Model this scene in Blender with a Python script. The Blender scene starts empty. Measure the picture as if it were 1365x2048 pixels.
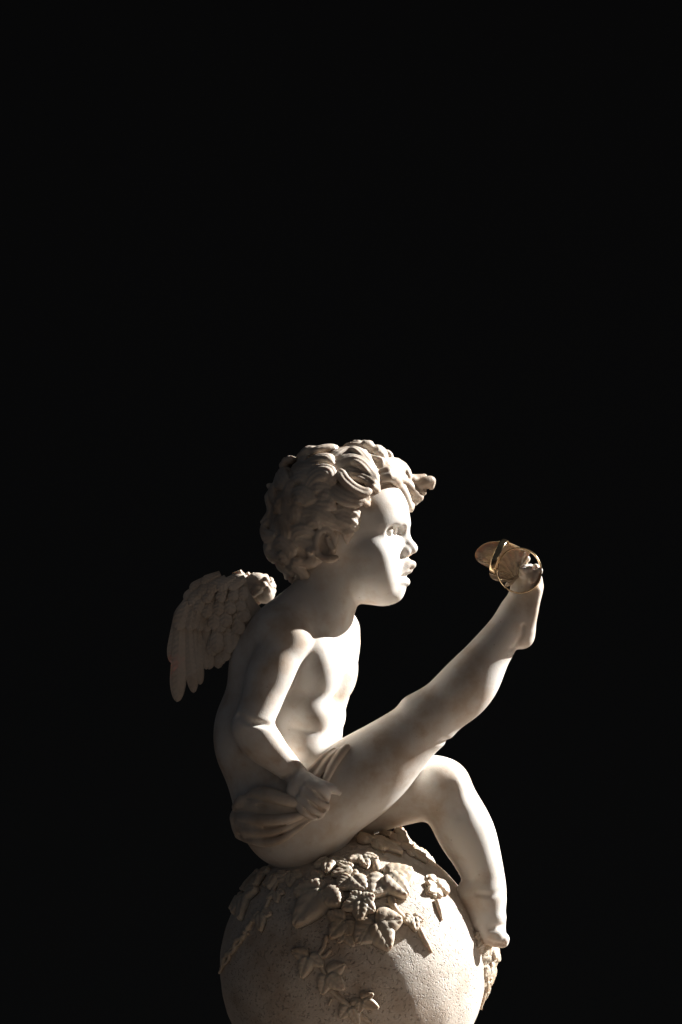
import bpy, math, random
import numpy as np
from mathutils import Vector, Matrix

# ------------------------------------------------------------------ units
# lengths are first laid out in pixels of the photograph (1 px = S metres: the gold ring is 20 mm
# across), X right, Z up, D towards the camera; W() turns them into metres with the globe's foot at 0
S = 0.00021739
CX, CY = 682.5, 1024.0
DP = 8280.0                      # camera distance (1.8 m) in px
GX = 23.5                        # globe axis
TABLE = 2252.0                   # image row of the table top under the statue
ZT = CY - TABLE

def P(x, y, d=0.0):
    s = (DP - d) / DP
    return np.array([(x - CX) * s, (CY - y) * s, d], dtype=np.float64)

def W(p):
    p = np.asarray(p, dtype=np.float64)
    return np.stack([(p[..., 0] - GX) * S, -p[..., 2] * S, (p[..., 1] - ZT) * S], axis=-1)

scene = bpy.context.scene
col = scene.collection

# ------------------------------------------------------------------ camera
cam_d = bpy.data.cameras.new('camera')
cam = bpy.data.objects.new('camera', cam_d); col.objects.link(cam)
cam.location = (-GX * S, -DP * S, -ZT * S)
cam.rotation_euler = (math.pi / 2, 0, 0)
cam_d.sensor_fit = 'VERTICAL'; cam_d.sensor_height = 36.0
cam_d.lens = 36.0 * DP / 2048.0
cam_d.clip_start = 0.05; cam_d.clip_end = 100
scene.camera = cam

# ------------------------------------------------------------------ light
world = bpy.data.worlds.new('World'); scene.world = world
world.use_nodes = True
bg = world.node_tree.nodes['Background']
bg.inputs[0].default_value = (0.55, 0.62, 0.75, 1); bg.inputs[1].default_value = 0.034

def lamp(name, kind, loc, target, power, color, **kw):
    l = bpy.data.lights.new(name, kind); l.energy = power; l.color = color
    for k, v in kw.items(): setattr(l, k, v)
    o = bpy.data.objects.new(name, l); col.objects.link(o)
    o.location = loc
    o.rotation_euler = (Vector(target) - Vector(loc)).to_track_quat('-Z', 'Y').to_euler()
    return o

AIM = Vector((0.03, 0.0, 0.16))
LDIR = Vector((1.0, 0.38, 0.60)).normalized()          # towards the lamp: right, behind, above
KEY = AIM + LDIR * 3.2
lamp('key_spot', 'SPOT', KEY, AIM, 1750, (1.0, 0.985, 0.96), shadow_soft_size=0.018,
     spot_size=math.radians(21), spot_blend=0.3)
lamp('fill_area', 'AREA', (0.25, -1.35, 0.0), (0.0, 0, 0.14), 0.52, (1.0, 0.82, 0.66), shape='RECTANGLE', size=0.9, size_y=0.25)

lamp('backdrop_area', 'AREA', (0.0, 1.3, -0.95), (0.0, 2.2, -0.35), 0.30, (1.0, 0.98, 0.9), shape='RECTANGLE', size=2.0, size_y=0.2)  # added lamp, out of view below, lifts the lower part of the backdrop

scene.view_settings.view_transform = 'Standard'
scene.view_settings.look = 'None'
scene.view_settings.exposure = 0.0
scene.view_settings.gamma = 1.0
scene.view_settings.use_curve_mapping = False
scene.cycles.use_denoising = True
scene.cycles.max_bounces = 8
scene.cycles.diffuse_bounces = 5

# ------------------------------------------------------------------ materials
def mat(name):
    m = bpy.data.materials.new(name); m.use_nodes = True
    nt = m.node_tree
    return m, nt, nt.nodes['Principled BSDF']

def resin(name, base, stain, stain_amt=0.45, bump=0.12, pit=0.0, rough=0.5, sss=0.12, spec=0.35):
    """cast resin: cream colour with blotches of an amber wash, fine grain"""
    m, nt, b = mat(name)
    N, L = nt.nodes.new, nt.links.new
    tc = N('ShaderNodeTexCoord')
    n1 = N('ShaderNodeTexNoise'); n1.inputs['Scale'].default_value = 44; n1.inputs['Detail'].default_value = 6; n1.inputs['Roughness'].default_value = 0.62
    n2 = N('ShaderNodeTexNoise'); n2.inputs['Scale'].default_value = 150; n2.inputs['Detail'].default_value = 5
    n3 = N('ShaderNodeTexNoise'); n3.inputs['Scale'].default_value = 1700; n3.inputs['Detail'].default_value = 3
    for n in (n1, n2, n3): L(tc.outputs['Object'], n.inputs['Vector'])
    r1 = N('ShaderNodeMapRange'); r1.inputs[1].default_value = 0.45; r1.inputs[2].default_value = 0.62; r1.inputs[4].default_value = stain_amt
    L(n1.outputs['Fac'], r1.inputs[0])
    r2 = N('ShaderNodeMapRange'); r2.inputs[1].default_value = 0.35; r2.inputs[2].default_value = 0.75
    r2.inputs[3].default_value = 0.45; r2.inputs[4].default_value = 1.0
    L(n2.outputs['Fac'], r2.inputs[0])
    mu = N('ShaderNodeMath'); mu.operation = 'MULTIPLY'; L(r1.outputs[0], mu.inputs[0]); L(r2.outputs[0], mu.inputs[1])
    mx = N('ShaderNodeMix'); mx.data_type = 'RGBA'
    mx.inputs['A'].default_value = (*base, 1); mx.inputs['B'].default_value = (*stain, 1)
    L(mu.outputs[0], mx.inputs['Factor'])
    last = mx.outputs['Result']
    # few dark specks
    v = N('ShaderNodeTexVoronoi'); v.inputs['Scale'].default_value = 330; L(tc.outputs['Object'], v.inputs['Vector'])
    vr = N('ShaderNodeMapRange'); vr.inputs[1].default_value = 0.06; vr.inputs[2].default_value = 0.16; vr.inputs[3].default_value = 1.0; vr.inputs[4].default_value = 0.0
    L(v.outputs['Distance'], vr.inputs[0])
    sp = N('ShaderNodeSeparateColor'); L(v.outputs['Color'], sp.inputs[0])
    gt = N('ShaderNodeMath'); gt.operation = 'GREATER_THAN'; gt.inputs[1].default_value = 0.93 if pit == 0 else 0.80
    L(sp.outputs[0], gt.inputs[0])
    m2 = N('ShaderNodeMath'); m2.operation = 'MULTIPLY'; L(vr.outputs[0], m2.inputs[0]); L(gt.outputs[0], m2.inputs[1])
    m3 = N('ShaderNodeMath'); m3.operation = 'MULTIPLY'; L(m2.outputs[0], m3.inputs[0]); m3.inputs[1].default_value = 0.35 if pit == 0 else 0.7
    mx2 = N('ShaderNodeMix'); mx2.data_type = 'RGBA'; mx2.inputs['B'].default_value = (stain[0] * .45, stain[1] * .4, stain[2] * .35, 1)
    L(m3.outputs[0], mx2.inputs['Factor']); L(last, mx2.inputs['A']); last = mx2.outputs['Result']
    L(last, b.inputs['Base Color'])
    b.inputs['Roughness'].default_value = rough
    b.inputs['Specular IOR Level'].default_value = spec
    b.inputs['Subsurface Weight'].default_value = sss
    b.inputs['Subsurface Radius'].default_value = (1.0, 0.55, 0.32)
    b.inputs['Subsurface Scale'].default_value = 0.0022
    # relief
    bp = N('ShaderNodeBump'); bp.inputs['Strength'].default_value = bump; bp.inputs['Distance'].default_value = 0.0006
    L(n3.outputs['Fac'], bp.inputs['Height'])
    nrm = bp.outputs[0]
    if pit > 0:
        v1 = N('ShaderNodeTexNoise'); v1.inputs['Scale'].default_value = 1300; v1.inputs['Detail'].default_value = 4; v1.inputs['Roughness'].default_value = 0.65
        L(tc.outputs['Object'], v1.inputs['Vector'])
        v2 = N('ShaderNodeTexNoise'); v2.inputs['Scale'].default_value = 760; v2.inputs['Detail'].default_value = 2; L(tc.outputs['Object'], v2.inputs['Vector'])
        q2 = N('ShaderNodeMapRange'); q2.interpolation_type = 'SMOOTHSTEP'; q2.inputs[1].default_value = 0.30; q2.inputs[2].default_value = 0.43
        L(v2.outputs['Fac'], q2.inputs[0])
        ad = N('ShaderNodeMath'); ad.operation = 'MULTIPLY_ADD'; ad.inputs[1].default_value = 0.55
        L(v1.outputs['Fac'], ad.inputs[0]); L(q2.outputs[0], ad.inputs[2])
        b2 = N('ShaderNodeBump'); b2.inputs['Strength'].default_value = pit; b2.inputs['Distance'].default_value = 0.0008
        L(ad.outputs[0], b2.inputs['Height']); L(nrm, b2.inputs['Normal']); nrm = b2.outputs[0]
    L(nrm, b.inputs['Normal'])
    return m

CREAM = (0.79, 0.745, 0.685); AMBER = (0.50, 0.335, 0.20)
M_body = resin('resin_body', CREAM, AMBER, 0.75, 0.12)
M_hair = resin('resin_hair', (0.66, 0.57, 0.475), (0.32, 0.21, 0.13), 0.8, 0.2, sss=0.15)
M_wing = resin('resin_wing', (0.70, 0.61, 0.52), (0.40, 0.28, 0.18), 0.65, 0.2, sss=0.1)
M_cloth = resin('resin_cloth', (0.70, 0.61, 0.51), (0.42, 0.285, 0.18), 0.65, 0.12, sss=0.2)
M_globe = resin('resin_globe', (0.70, 0.625, 0.54), (0.42, 0.295, 0.20), 0.7, 0.2, pit=0.85, sss=0.1, rough=0.6)
M_leaf = resin('resin_leaf', (0.70, 0.60, 0.48), (0.42, 0.285, 0.165), 0.75, 0.12, sss=0.2, rough=0.42, spec=0.5)
M_fly = resin('resin_butterfly', (0.66, 0.57, 0.45), (0.36, 0.24, 0.14), 0.8, 0.8, sss=0.12, rough=0.5, spec=0.5)

m_, nt, b = mat('gold'); M_gold = m_
b.inputs['Base Color'].default_value = (0.80, 0.60, 0.36, 1); b.inputs['Metallic'].default_value = 1
b.inputs['Roughness'].default_value = 0.13
_n = nt.nodes.new('ShaderNodeTexNoise'); _n.inputs['Scale'].default_value = 1500
_r = nt.nodes.new('ShaderNodeMapRange'); _r.inputs[3].default_value = 0.12; _r.inputs[4].default_value = 0.28
nt.links.new(_n.outputs[0], _r.inputs[0]); nt.links.new(_r.outputs[0], b.inputs['Roughness'])

m_, nt, b = mat('table_wood'); M_table = m_
b.inputs['Roughness'].default_value = 0.6
_w = nt.nodes.new('ShaderNodeTexNoise'); _w.inputs['Scale'].default_value = 9; _w.inputs['Detail'].default_value = 8
_mp = nt.nodes.new('ShaderNodeMapping'); _mp.inputs['Scale'].default_value = (1, 14, 1)
_tc = nt.nodes.new('ShaderNodeTexCoord'); nt.links.new(_tc.outputs['Object'], _mp.inputs[0]); nt.links.new(_mp.outputs[0], _w.inputs['Vector'])
_cr = nt.nodes.new('ShaderNodeMix'); _cr.data_type = 'RGBA'
_cr.inputs['A'].default_value = (0.16, 0.118, 0.088, 1); _cr.inputs['B'].default_value = (0.21, 0.158, 0.12, 1)
nt.links.new(_w.outputs[0], _cr.inputs['Factor']); nt.links.new(_cr.outputs['Result'], b.inputs['Base Color'])

m_, nt, b = mat('backdrop_cloth'); M_back = m_
b.inputs['Roughness'].default_value = 1.0; b.inputs['Specular IOR Level'].default_value = 0.0
_n = nt.nodes.new('ShaderNodeTexNoise'); _n.inputs['Scale'].default_value = 3
_cr = nt.nodes.new('ShaderNodeMix'); _cr.data_type = 'RGBA'
_cr.inputs['A'].default_value = (0.065, 0.064, 0.061, 1); _cr.inputs['B'].default_value = (0.078, 0.077, 0.074, 1)
nt.links.new(_n.outputs[0], _cr.inputs['Factor']); nt.links.new(_cr.outputs['Result'], b.inputs['Base Color'])

# ------------------------------------------------------------------ object helpers
def link_mesh(name, verts_w, faces, material, parent=None, smooth=True):
    me = bpy.data.meshes.new(name)
    faces = np.asarray(faces)
    if isinstance(verts_w, np.ndarray) and faces.ndim == 2:
        nv, nf, k = len(verts_w), len(faces), faces.shape[1]
        me.vertices.add(nv); me.vertices.foreach_set('co', verts_w.astype(np.float32).ravel())
        me.loops.add(nf * k); me.loops.foreach_set('vertex_index', faces.astype(np.int32).ravel())
        me.polygons.add(nf)
        me.polygons.foreach_set('loop_start', np.arange(0, nf * k, k, dtype=np.int32))
        me.polygons.foreach_set('loop_total', np.full(nf, k, dtype=np.int32))
        me.update(calc_edges=True)
    me.validate()
    if smooth: me.polygons.foreach_set('use_smooth', np.ones(len(me.polygons), dtype=bool))
    me.materials.append(material)
    o = bpy.data.objects.new(name, me); col.objects.link(o)
    if parent is not None: o.parent = parent
    return o

def tag(o, label=None, cat=None, group=None, kind=None):
    if label: o['label'] = label
    if cat: o['category'] = cat
    if group: o['group'] = group
    if kind: o['kind'] = kind
    return o

# ------------------------------------------------------------------ implicit-surface modelling
def smin(a, b, k):
    if k <= 0: return np.minimum(a, b)
    h = np.maximum(k - np.abs(a - b), 0) / k
    return np.minimum(a, b) - h * h * (k * 0.25)

def smax(a, b, k): return -smin(-a, -b, k)

class Field:
    """a signed-distance lattice; every shape is blended in only inside its own box"""
    def __init__(s, lo, hi, h):
        s.h = h
        s.i0 = np.floor(np.asarray(lo) / h).astype(int)
        s.n = np.ceil(np.asarray(hi) / h).astype(int) - s.i0 + 1
        s.f = np.full(s.n, 60.0, dtype=np.float32)
    def region(s, lo, hi):
        a = np.maximum(np.floor(np.asarray(lo) / s.h).astype(int) - s.i0, 0)
        b = np.minimum(np.ceil(np.asarray(hi) / s.h).astype(int) - s.i0 + 1, s.n)
        if np.any(b <= a): return None
        sl = tuple(slice(int(a[i]), int(b[i])) for i in range(3))
        ax = [((s.i0[i] + np.arange(a[i], b[i])) * s.h).astype(np.float32) for i in range(3)]
        return sl, ax[0][:, None, None], ax[1][None, :, None], ax[2][None, None, :]
    def apply(s, fn, lo, hi, k=0, mode='add'):
        r = s.region(lo, hi)
        if r is None: return
        sl, X, Z, D = r
        g = fn(X, Z, D)
        if mode == 'add': s.f[sl] = smin(s.f[sl], g, k)
        elif mode == 'cut': s.f[sl] = smax(s.f[sl], -g, k)
        elif mode == 'and': s.f[sl] = smax(s.f[sl], g, k)
        else: s.f[sl] = s.f[sl] + g
    # shapes -----------------------------------------------------
    def ell(s, c, r, k=20, yaw=0, roll=0, mode='add'):
        """ellipsoid: r = (front, up, lateral), turned by yaw about Z and roll in the picture plane"""
        c = np.asarray(c); r = np.asarray(r, float)
        a, ro = math.radians(yaw), math.radians(roll)
        f = np.array([math.cos(a), 0, math.sin(a)]); u = np.array([0, 1, 0.]); n = np.array([-math.sin(a), 0, math.cos(a)])
        f, u = f * math.cos(ro) + u * math.sin(ro), u * math.cos(ro) - f * math.sin(ro)
        R = np.stack([f, u, n])
        ext = np.sqrt(((R * r[:, None]) ** 2).sum(0)) + k + 3
        def fn(X, Z, D):
            x, z, d = X - c[0], Z - c[1], D - c[2]
            q = [(R[i, 0] * x + R[i, 1] * z + R[i, 2] * d) for i in range(3)]
            k0 = np.sqrt((q[0] / r[0]) ** 2 + (q[1] / r[1]) ** 2 + (q[2] / r[2]) ** 2)
            k1 = np.sqrt((q[0] / r[0] ** 2) ** 2 + (q[1] / r[1] ** 2) ** 2 + (q[2] / r[2] ** 2) ** 2)
            return (k0 * (k0 - 1.0) / np.maximum(k1, 1e-6)).astype(np.float32)
        s.apply(fn, c - ext, c + ext, k, mode)
    def tube(s, pts, rad, k=10, mode='add', flat=1.0, sub=0, amp=None, wid=None):
        """round tube through pts with radii rad; sub>0 resamples as a smooth curve;
        mode 'groove': add amp*exp(-dist^2/wid^2) along the line"""
        pts = np.asarray(pts, float); rad = np.asarray(rad, float) * np.ones(len(pts))
        if sub: pts, rad = spline(pts, rad, sub)
        m = (rad.max() if amp is None else wid * 2.6) + k + 3
        lo, hi = pts.min(0) - m, pts.max(0) + m
        soft = 0.0
        def fn(X, Z, D):
            best = None
            for i in range(len(pts) - 1):
                a, b_ = pts[i], pts[i + 1]; ba = b_ - a; L2 = max(float(ba @ ba), 1e-6)
                x, z, d = X - a[0], Z - a[1], D - a[2]
                t = np.clip((x * ba[0] + z * ba[1] + d * ba[2]) / L2, 0, 1)
                e = np.sqrt((x - t * ba[0]) ** 2 + (z - t * ba[1]) ** 2 + ((d - t * ba[2]) / flat) ** 2)
                if amp is None: e = e - (rad[i] + t * (rad[i + 1] - rad[i]))
                else: e = e + (1 - np.clip(rad[i] + t * (rad[i + 1] - rad[i]), 0, 1)) * wid * 1.7
                best = e if best is None else (smin(best, e, soft) if soft else np.minimum(best, e))
            if amp is not None: return (amp * np.exp(-(best / wid) ** 2)).astype(np.float32)
            return best.astype(np.float32)
        s.apply(fn, lo, hi, k, 'sum' if amp is not None else mode)
    def bump(s, c, w, a):
        c = np.asarray(c); w = np.asarray(w, float) * np.ones(3); m = w * 2.6
        s.apply(lambda X, Z, D: (-a * np.exp(-((X - c[0]) / w[0]) ** 2 - ((Z - c[1]) / w[1]) ** 2 - ((D - c[2]) / w[2]) ** 2)).astype(np.float32),
                c - m, c + m, 0, 'sum')
    def blur(s, w=2, times=2):
        """even out the seams between the pieces of a thick tube"""
        s.f = np.minimum(s.f, 24.0)
        for _ in range(times):
            for ax in range(3):
                c = np.cumsum(np.pad(s.f, [(w + 1, w) if i == ax else (0, 0) for i in range(3)], mode='edge'), axis=ax, dtype=np.float64)
                hi = np.take(c, np.arange(2 * w + 1, c.shape[ax]), axis=ax); lo = np.take(c, np.arange(0, c.shape[ax] - 2 * w - 1), axis=ax)
                s.f = ((hi - lo) / (2 * w + 1)).astype(np.float32)
        s.f[s.f > 20] = 60.0
    def merge(s, o, k):
        a = np.maximum(o.i0 - s.i0, 0); b_ = np.minimum(o.i0 + o.n - s.i0, s.n)
        so = tuple(slice(int(a[i]), int(b_[i])) for i in range(3))
        oo = tuple(slice(int(a[i] + s.i0[i] - o.i0[i]), int(b_[i] + s.i0[i] - o.i0[i])) for i in range(3))
        s.f[so] = smin(s.f[so], o.f[oo], k)

def spline(pts, rad, sub):
    q = np.vstack([2 * pts[0] - pts[1], pts, 2 * pts[-1] - pts[-2]])
    qr = np.concatenate([[rad[0]], rad, [rad[-1]]])
    op, orr = [], []
    for i in range(len(pts) - 1):
        p0, p1, p2, p3 = q[i:i + 4]
        for j in range(sub):
            t = j / sub
            op.append(0.5 * (2 * p1 + (p2 - p0) * t + (2 * p0 - 5 * p1 + 4 * p2 - p3) * t * t + (3 * p1 - p0 - 3 * p2 + p3) * t ** 3))
            r0, r1, r2, r3 = qr[i:i + 4]
            orr.append(0.5 * (2 * r1 + (r2 - r0) * t + (2 * r0 - 5 * r1 + 4 * r2 - r3) * t * t + (3 * r1 - r0 - 3 * r2 + r3) * t ** 3))
    op.append(pts[-1]); orr.append(rad[-1])
    return np.array(op), np.array(orr)

def surface(fl, relax=2):
    """surface nets: one vertex in each lattice cell the surface crosses"""
    f = fl.f; f[0] = f[-1] = 5; f[:, 0] = f[:, -1] = 5; f[:, :, 0] = f[:, :, -1] = 5
    ins = f < 0
    cnt = np.zeros(np.array(f.shape) - 1, dtype=np.int8)
    off = [(i, j, k) for i in (0, 1) for j in (0, 1) for k in (0, 1)]
    n = f.shape
    for (i, j, k) in off: cnt += ins[i:n[0] - 1 + i, j:n[1] - 1 + j, k:n[2] - 1 + k]
    act = (cnt > 0) & (cnt < 8)
    ci = np.argwhere(act)
    idx = np.full(act.shape, -1, dtype=np.int32); idx[act] = np.arange(len(ci), dtype=np.int32)
    val = {o: f[ci[:, 0] + o[0], ci[:, 1] + o[1], ci[:, 2] + o[2]] for o in off}
    acc = np.zeros((len(ci), 3)); w = np.zeros(len(ci))
    for o in off:
        for a in range(3):
            if o[a] == 0:
                p = list(o); p[a] = 1; p = tuple(p)
                va, vb = val[o], val[p]; cr = (va < 0) != (vb < 0)
                t = np.where(cr, va / np.where(cr, va - vb, 1), 0)
                q = np.array(o, float)[None, :].repeat(len(ci), 0); q[:, a] = t
                acc += q * cr[:, None]; w += cr
    v = (ci + acc / w[:, None] + fl.i0) * fl.h
    quads = []
    for a in range(3):
        b_, c = (a + 1) % 3, (a + 2) % 3
        sa = [slice(None)] * 3; sb = [slice(None)] * 3
        sa[a] = slice(0, n[a] - 1); sb[a] = slice(1, n[a])
        e = np.argwhere(ins[tuple(sa)] != ins[tuple(sb)])
        e = e[(e[:, b_] > 0) & (e[:, c] > 0) & (e[:, b_] < n[b_] - 1) & (e[:, c] < n[c] - 1)]
        def cell(db, dc):
            g = e.copy(); g[:, b_] -= db; g[:, c] -= dc
            return idx[g[:, 0], g[:, 1], g[:, 2]]
        q = np.stack([cell(1, 1), cell(0, 1), cell(0, 0), cell(1, 0)], 1)
        flip = ~ins[e[:, 0], e[:, 1], e[:, 2]]
        q[flip] = q[flip][:, ::-1]
        quads.append(q)
    quads = np.concatenate(quads)
    quads = quads[(quads >= 0).all(1)]
    ed = np.concatenate([quads[:, [0, 1]], quads[:, [1, 2]], quads[:, [2, 3]], quads[:, [3, 0]]])
    deg = np.bincount(ed.ravel(), minlength=len(v)).astype(float)[:, None]
    for lam in (0.5, -0.35) * relax:
        s_ = np.stack([np.bincount(ed[:, 0], v[ed[:, 1], i], len(v)) + np.bincount(ed[:, 1], v[ed[:, 0], i], len(v)) for i in range(3)], 1)
        v = v + lam * (s_ / np.maximum(deg, 1) - v)
    return v, quads[:, ::-1]     # (X,Z,D) -> world is a left-handed swap, so turn the faces round

def solid(name, fl, material, parent, relax=2):
    v, q = surface(fl, relax)
    w = W(v)
    a, b_, c = w[q[:, 0]], w[q[:, 1]], w[q[:, 2]]
    if np.einsum('ij,ij->i', a, np.cross(b_, c)).sum() < 0: q = q[:, ::-1]
    return link_mesh(name, w, q, material, parent)

# ------------------------------------------------------------------ setting
def box(name, lo, hi, material):
    x0, y0, z0 = lo; x1, y1, z1 = hi
    v = np.array([(x0, y0, z0), (x1, y0, z0), (x1, y1, z0), (x0, y1, z0), (x0, y0, z1), (x1, y0, z1), (x1, y1, z1), (x0, y1, z1)], float)
    return link_mesh(name, v, np.array([(3, 2, 1, 0), (4, 5, 6, 7), (0, 1, 5, 4), (1, 2, 6, 5), (2, 3, 7, 6), (3, 0, 4, 7)]), material, None, False)
tag(box('table_top', (-0.40, -0.60, -0.03), (0.80, 0.22, 0.0), M_table), kind='structure')
tag(box('backdrop', (-3, 2.2, -1.5), (3, 2.25, 3.0), M_back), kind='structure')

# ------------------------------------------------------------------ the statue
statue = bpy.data.objects.new('cherub_statue', None); col.objects.link(statue)
tag(statue, 'cream resin winged cherub sitting on an ivy covered globe, one leg raised', 'statue')

VOX = 1.8
YB = 34                                # the chest is turned this far towards the camera
def bodyfield(x0, y0, x1, y1, d0, d1):
    a, b_ = P(x0, y1, 0), P(x1, y0, 0)
    return Field((a[0] - 8, a[1] - 8, d0), (b_[0] + 8, b_[1] + 8, d1), VOX)

body = bodyfield(415, 880, 1100, 1910, -215, 250)

# --- torso
body.ell(P(590, 1325, 0), (98, 118, 118), 20, YB)
body.ell(P(558, 1475, 0), (112, 120, 112), 45, YB)
body.ell(P(524, 1470, 6), (93, 125, 92), 40)
body.ell(P(524, 1335, 14), (62, 100, 80), 34)
body.ell(P(574, 1600, 0), (104, 110, 112), 40, YB)
body.ell(P(580, 1640, 62), (92, 92, 78), 36)
body.ell(P(610, 1635, -66), (92, 92, 78), 40)
# shoulders and neck
body.tube([P(560, 1262, 74), P(606, 1232, 0), P(672, 1262, -72)], [58, 62, 50], 30)
body.tube([P(668, 1140, -18), P(648, 1205, -10), P(612, 1270, 0)], [66, 66, 74], 26, sub=6)
# chest
body.ell(P(638, 1345, 66), (40, 62, 48), 22, YB, -8)
body.ell(P(682, 1345, 4), (30, 62, 44), 18, YB, -8)
body.tube([P(684, 1285, 52), P(690, 1340, 58), P(682, 1410, 60)], 4, 0, amp=7, wid=11, sub=4)
# ribs to belly
body.ell(P(614, 1432, 60), (56, 48, 54), 24, YB)
body.ell(P(662, 1432, -2), (26, 40, 40), 20, YB)
body.ell(P(598, 1508, 50), (76, 58, 70), 24, YB)
body.blur(4, 2)
body.tube([P(585, 1455, 104), P(625, 1462, 100), P(660, 1452, 66)], 4, 0, amp=2.5, wid=8, sub=4)
body.tube([P(670, 1400, 50), P(662, 1450, 60), P(660, 1490, 56)], 4, 0, amp=4, wid=9, sub=4)
body.tube([P(660, 1492, 62), P(664, 1499, 62)], 4, 0, amp=8, wid=6)
# spine hollow and shoulder blades
body.bump(P(478, 1330, 40), (34, 50, 40), 6)

# --- far arm: only a strip shows past the waist
farm = bodyfield(600, 1220, 760, 1640, -215, 20)
farm.tube([P(672, 1285, -84), P(668, 1345, -100), P(650, 1430, -118)], [50, 44, 38], 8, sub=4)
farm.tube([P(650, 1432, -118), P(656, 1500, -116), P(684, 1560, -100)], [38, 30, 22], 10, sub=4)
farm.ell(P(692, 1580, -98), (24, 30, 22), 12)
body.merge(farm, 7)

# --- raised leg
leg = bodyfield(470, 1060, 1100, 1760, -40, 215)
leg.tube([P(596, 1632, 70), P(658, 1592, 76), P(762, 1520, 76), P(856, 1440, 74)], [100, 90, 74, 55], 20, sub=10)
leg.ell(P(598, 1655, 66), (96, 80, 86), 30)
leg.ell(P(725, 1562, 78), (110, 68, 70), 30, 0, 40)
leg.ell(P(838, 1436, 76), (44, 40, 42), 14, 0, 35)             # knee cap
leg.tube([P(858, 1438, 74), P(928, 1372, 76), P(1000, 1278, 72), P(1030, 1228, 68)], [52, 52, 39, 33], 22, sub=10)
leg.ell(P(936, 1378, 76), (76, 48, 48), 26, 0, 50)              # calf
leg.blur(3, 2)
leg.bump(P(820, 1402, 80), (20, 12, 26), 5)
leg.tube([P(880, 1490, 40), P(892, 1478, 74), P(884, 1484, 108)], 3, 0, amp=5, wid=8, sub=3)
# foot, sole to the right
leg.ell(P(1044, 1262, 68), (22, 30, 26), 16, 0, 12)
leg.tube([P(1034, 1240, 68), P(1046, 1200, 68), P(1052, 1172, 66)], [34, 31, 29], 16, flat=1.05)
leg.ell(P(1062, 1176, 66), (20, 26, 34), 10)
leg.tube([P(1066, 1198, 66), P(1074, 1172, 74), P(1074, 1160, 86)], [15, 13, 11], 8)
leg.tube([P(1020, 1300, 40), P(1032, 1290, 68), P(1022, 1296, 96)], 3, 0, amp=2.5, wid=6, sub=3)
leg.tube([P(1034, 1288, 92), P(1044, 1272, 98), P(1046, 1252, 100)], 3, 0, amp=4, wid=5, sub=3)
leg.ell(P(1046, 1270, 68), (22, 26, 25), 12)
leg.tube([P(1058, 1258, 82), P(1066, 1225, 90), P(1074, 1182, 92)], [9, 10, 10], 14, sub=4)
leg.ell(P(1062, 1154, 76), (20, 22, 26), 8)
_r = np.random.RandomState(5)
for i in range(30): leg.ell(P(_r.uniform(1044, 1080), _r.uniform(1133, 1164), _r.uniform(66, 104)), (7, 6.5, 7), 1.5)
for i, (tx, ty, td, r) in enumerate([(1066, 1152, 92, 14), (1062, 1146, 72, 12), (1058, 1144, 56, 11), (1054, 1146, 42, 10), (1050, 1150, 30, 9)]):
    leg.tube([P(1052, 1178, 64 + (td - 64) * .7), P(tx, ty, td), P(tx - 9, ty - 3, td)], [13, r, r * .9], 4)
body.merge(leg, 12)

# --- bent leg behind
leg2 = bodyfield(600, 1490, 1050, 1910, -200, 150)
leg2.tube([P(640, 1620, -66), P(740, 1590, -42), P(868, 1578, 4)], [90, 78, 60], 20, sub=8)
leg2.ell(P(866, 1570, 6), (60, 58, 58), 16, 0, -30)
leg2.ell(P(890, 1574, 10), (44, 50, 48), 16, 0, -30)
leg2.tube([P(886, 1580, 8), P(936, 1668, 20), P(970, 1760, 40), P(976, 1796, 48)], [56, 54, 41, 36], 18, sub=8)
leg2.ell(P(926, 1660, 22), (50, 76, 50), 20, 0, 28)
leg2.blur(3, 2)
leg2.bump(P(918, 1580, 52), (18, 30, 20), 5)
leg2.tube([P(902, 1576, 60), P(906, 1606, 60), P(918, 1630, 66)], 3, 0, amp=3.5, wid=13, sub=3)
leg2.ell(P(950, 1790, 46), (32, 34, 32), 14, 0, 20)
leg2.ell(P(938, 1786, 44), (24, 22, 26), 12)
leg2.tube([P(970, 1792, 50), P(982, 1835, 58), P(986, 1862, 62)], [37, 31, 26], 14)
leg2.tube([P(944, 1792, 52), P(962, 1838, 64), P(978, 1868, 70)], [24, 24, 20], 12)
leg2.tube([P(980, 1864, 68), P(994, 1875, 74), P(1004, 1880, 74)], [19, 20, 16], 5)      # big toe
leg2.tube([P(988, 1858, 52), P(1000, 1872, 44)], [14, 11], 5)
leg2.tube([P(986, 1856, 38), P(996, 1868, 28)], [13, 10], 5)
leg2.tube([P(982, 1852, 26), P(990, 1862, 16)], [12, 9], 5)
leg2.tube([P(955, 1788, 88), P(985, 1790, 90), P(1008, 1780, 74)], 3, 0, amp=6, wid=5, sub=3)
leg2.tube([P(984, 1858, 92), P(996, 1855, 88), P(1008, 1852, 70)], 3, 0, amp=6, wid=6, sub=3)
leg2.tube([P(972, 1884, 88), P(996, 1889, 90), P(1016, 1884, 76)], 3, 0, amp=3.5, wid=4, sub=3)
body.merge(leg2, 14)


# depth map of what is built so far: the front-most skin seen at (x, y)
def front(fl):
    ins = fl.f < 0
    last = ins.shape[2] - 1 - np.argmax(ins[:, :, ::-1], axis=2)
    d = np.where(ins.any(2), (fl.i0[2] + last) * fl.h, -999.0)
    def at(x, y):
        p = P(x, y, 80)
        i = int(round(p[0] / fl.h)) - fl.i0[0]; j = int(round(p[1] / fl.h)) - fl.i0[1]
        return float(d[np.clip(i, 0, d.shape[0] - 1), np.clip(j, 0, d.shape[1] - 1)])
    return at
skin = front(body)

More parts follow.
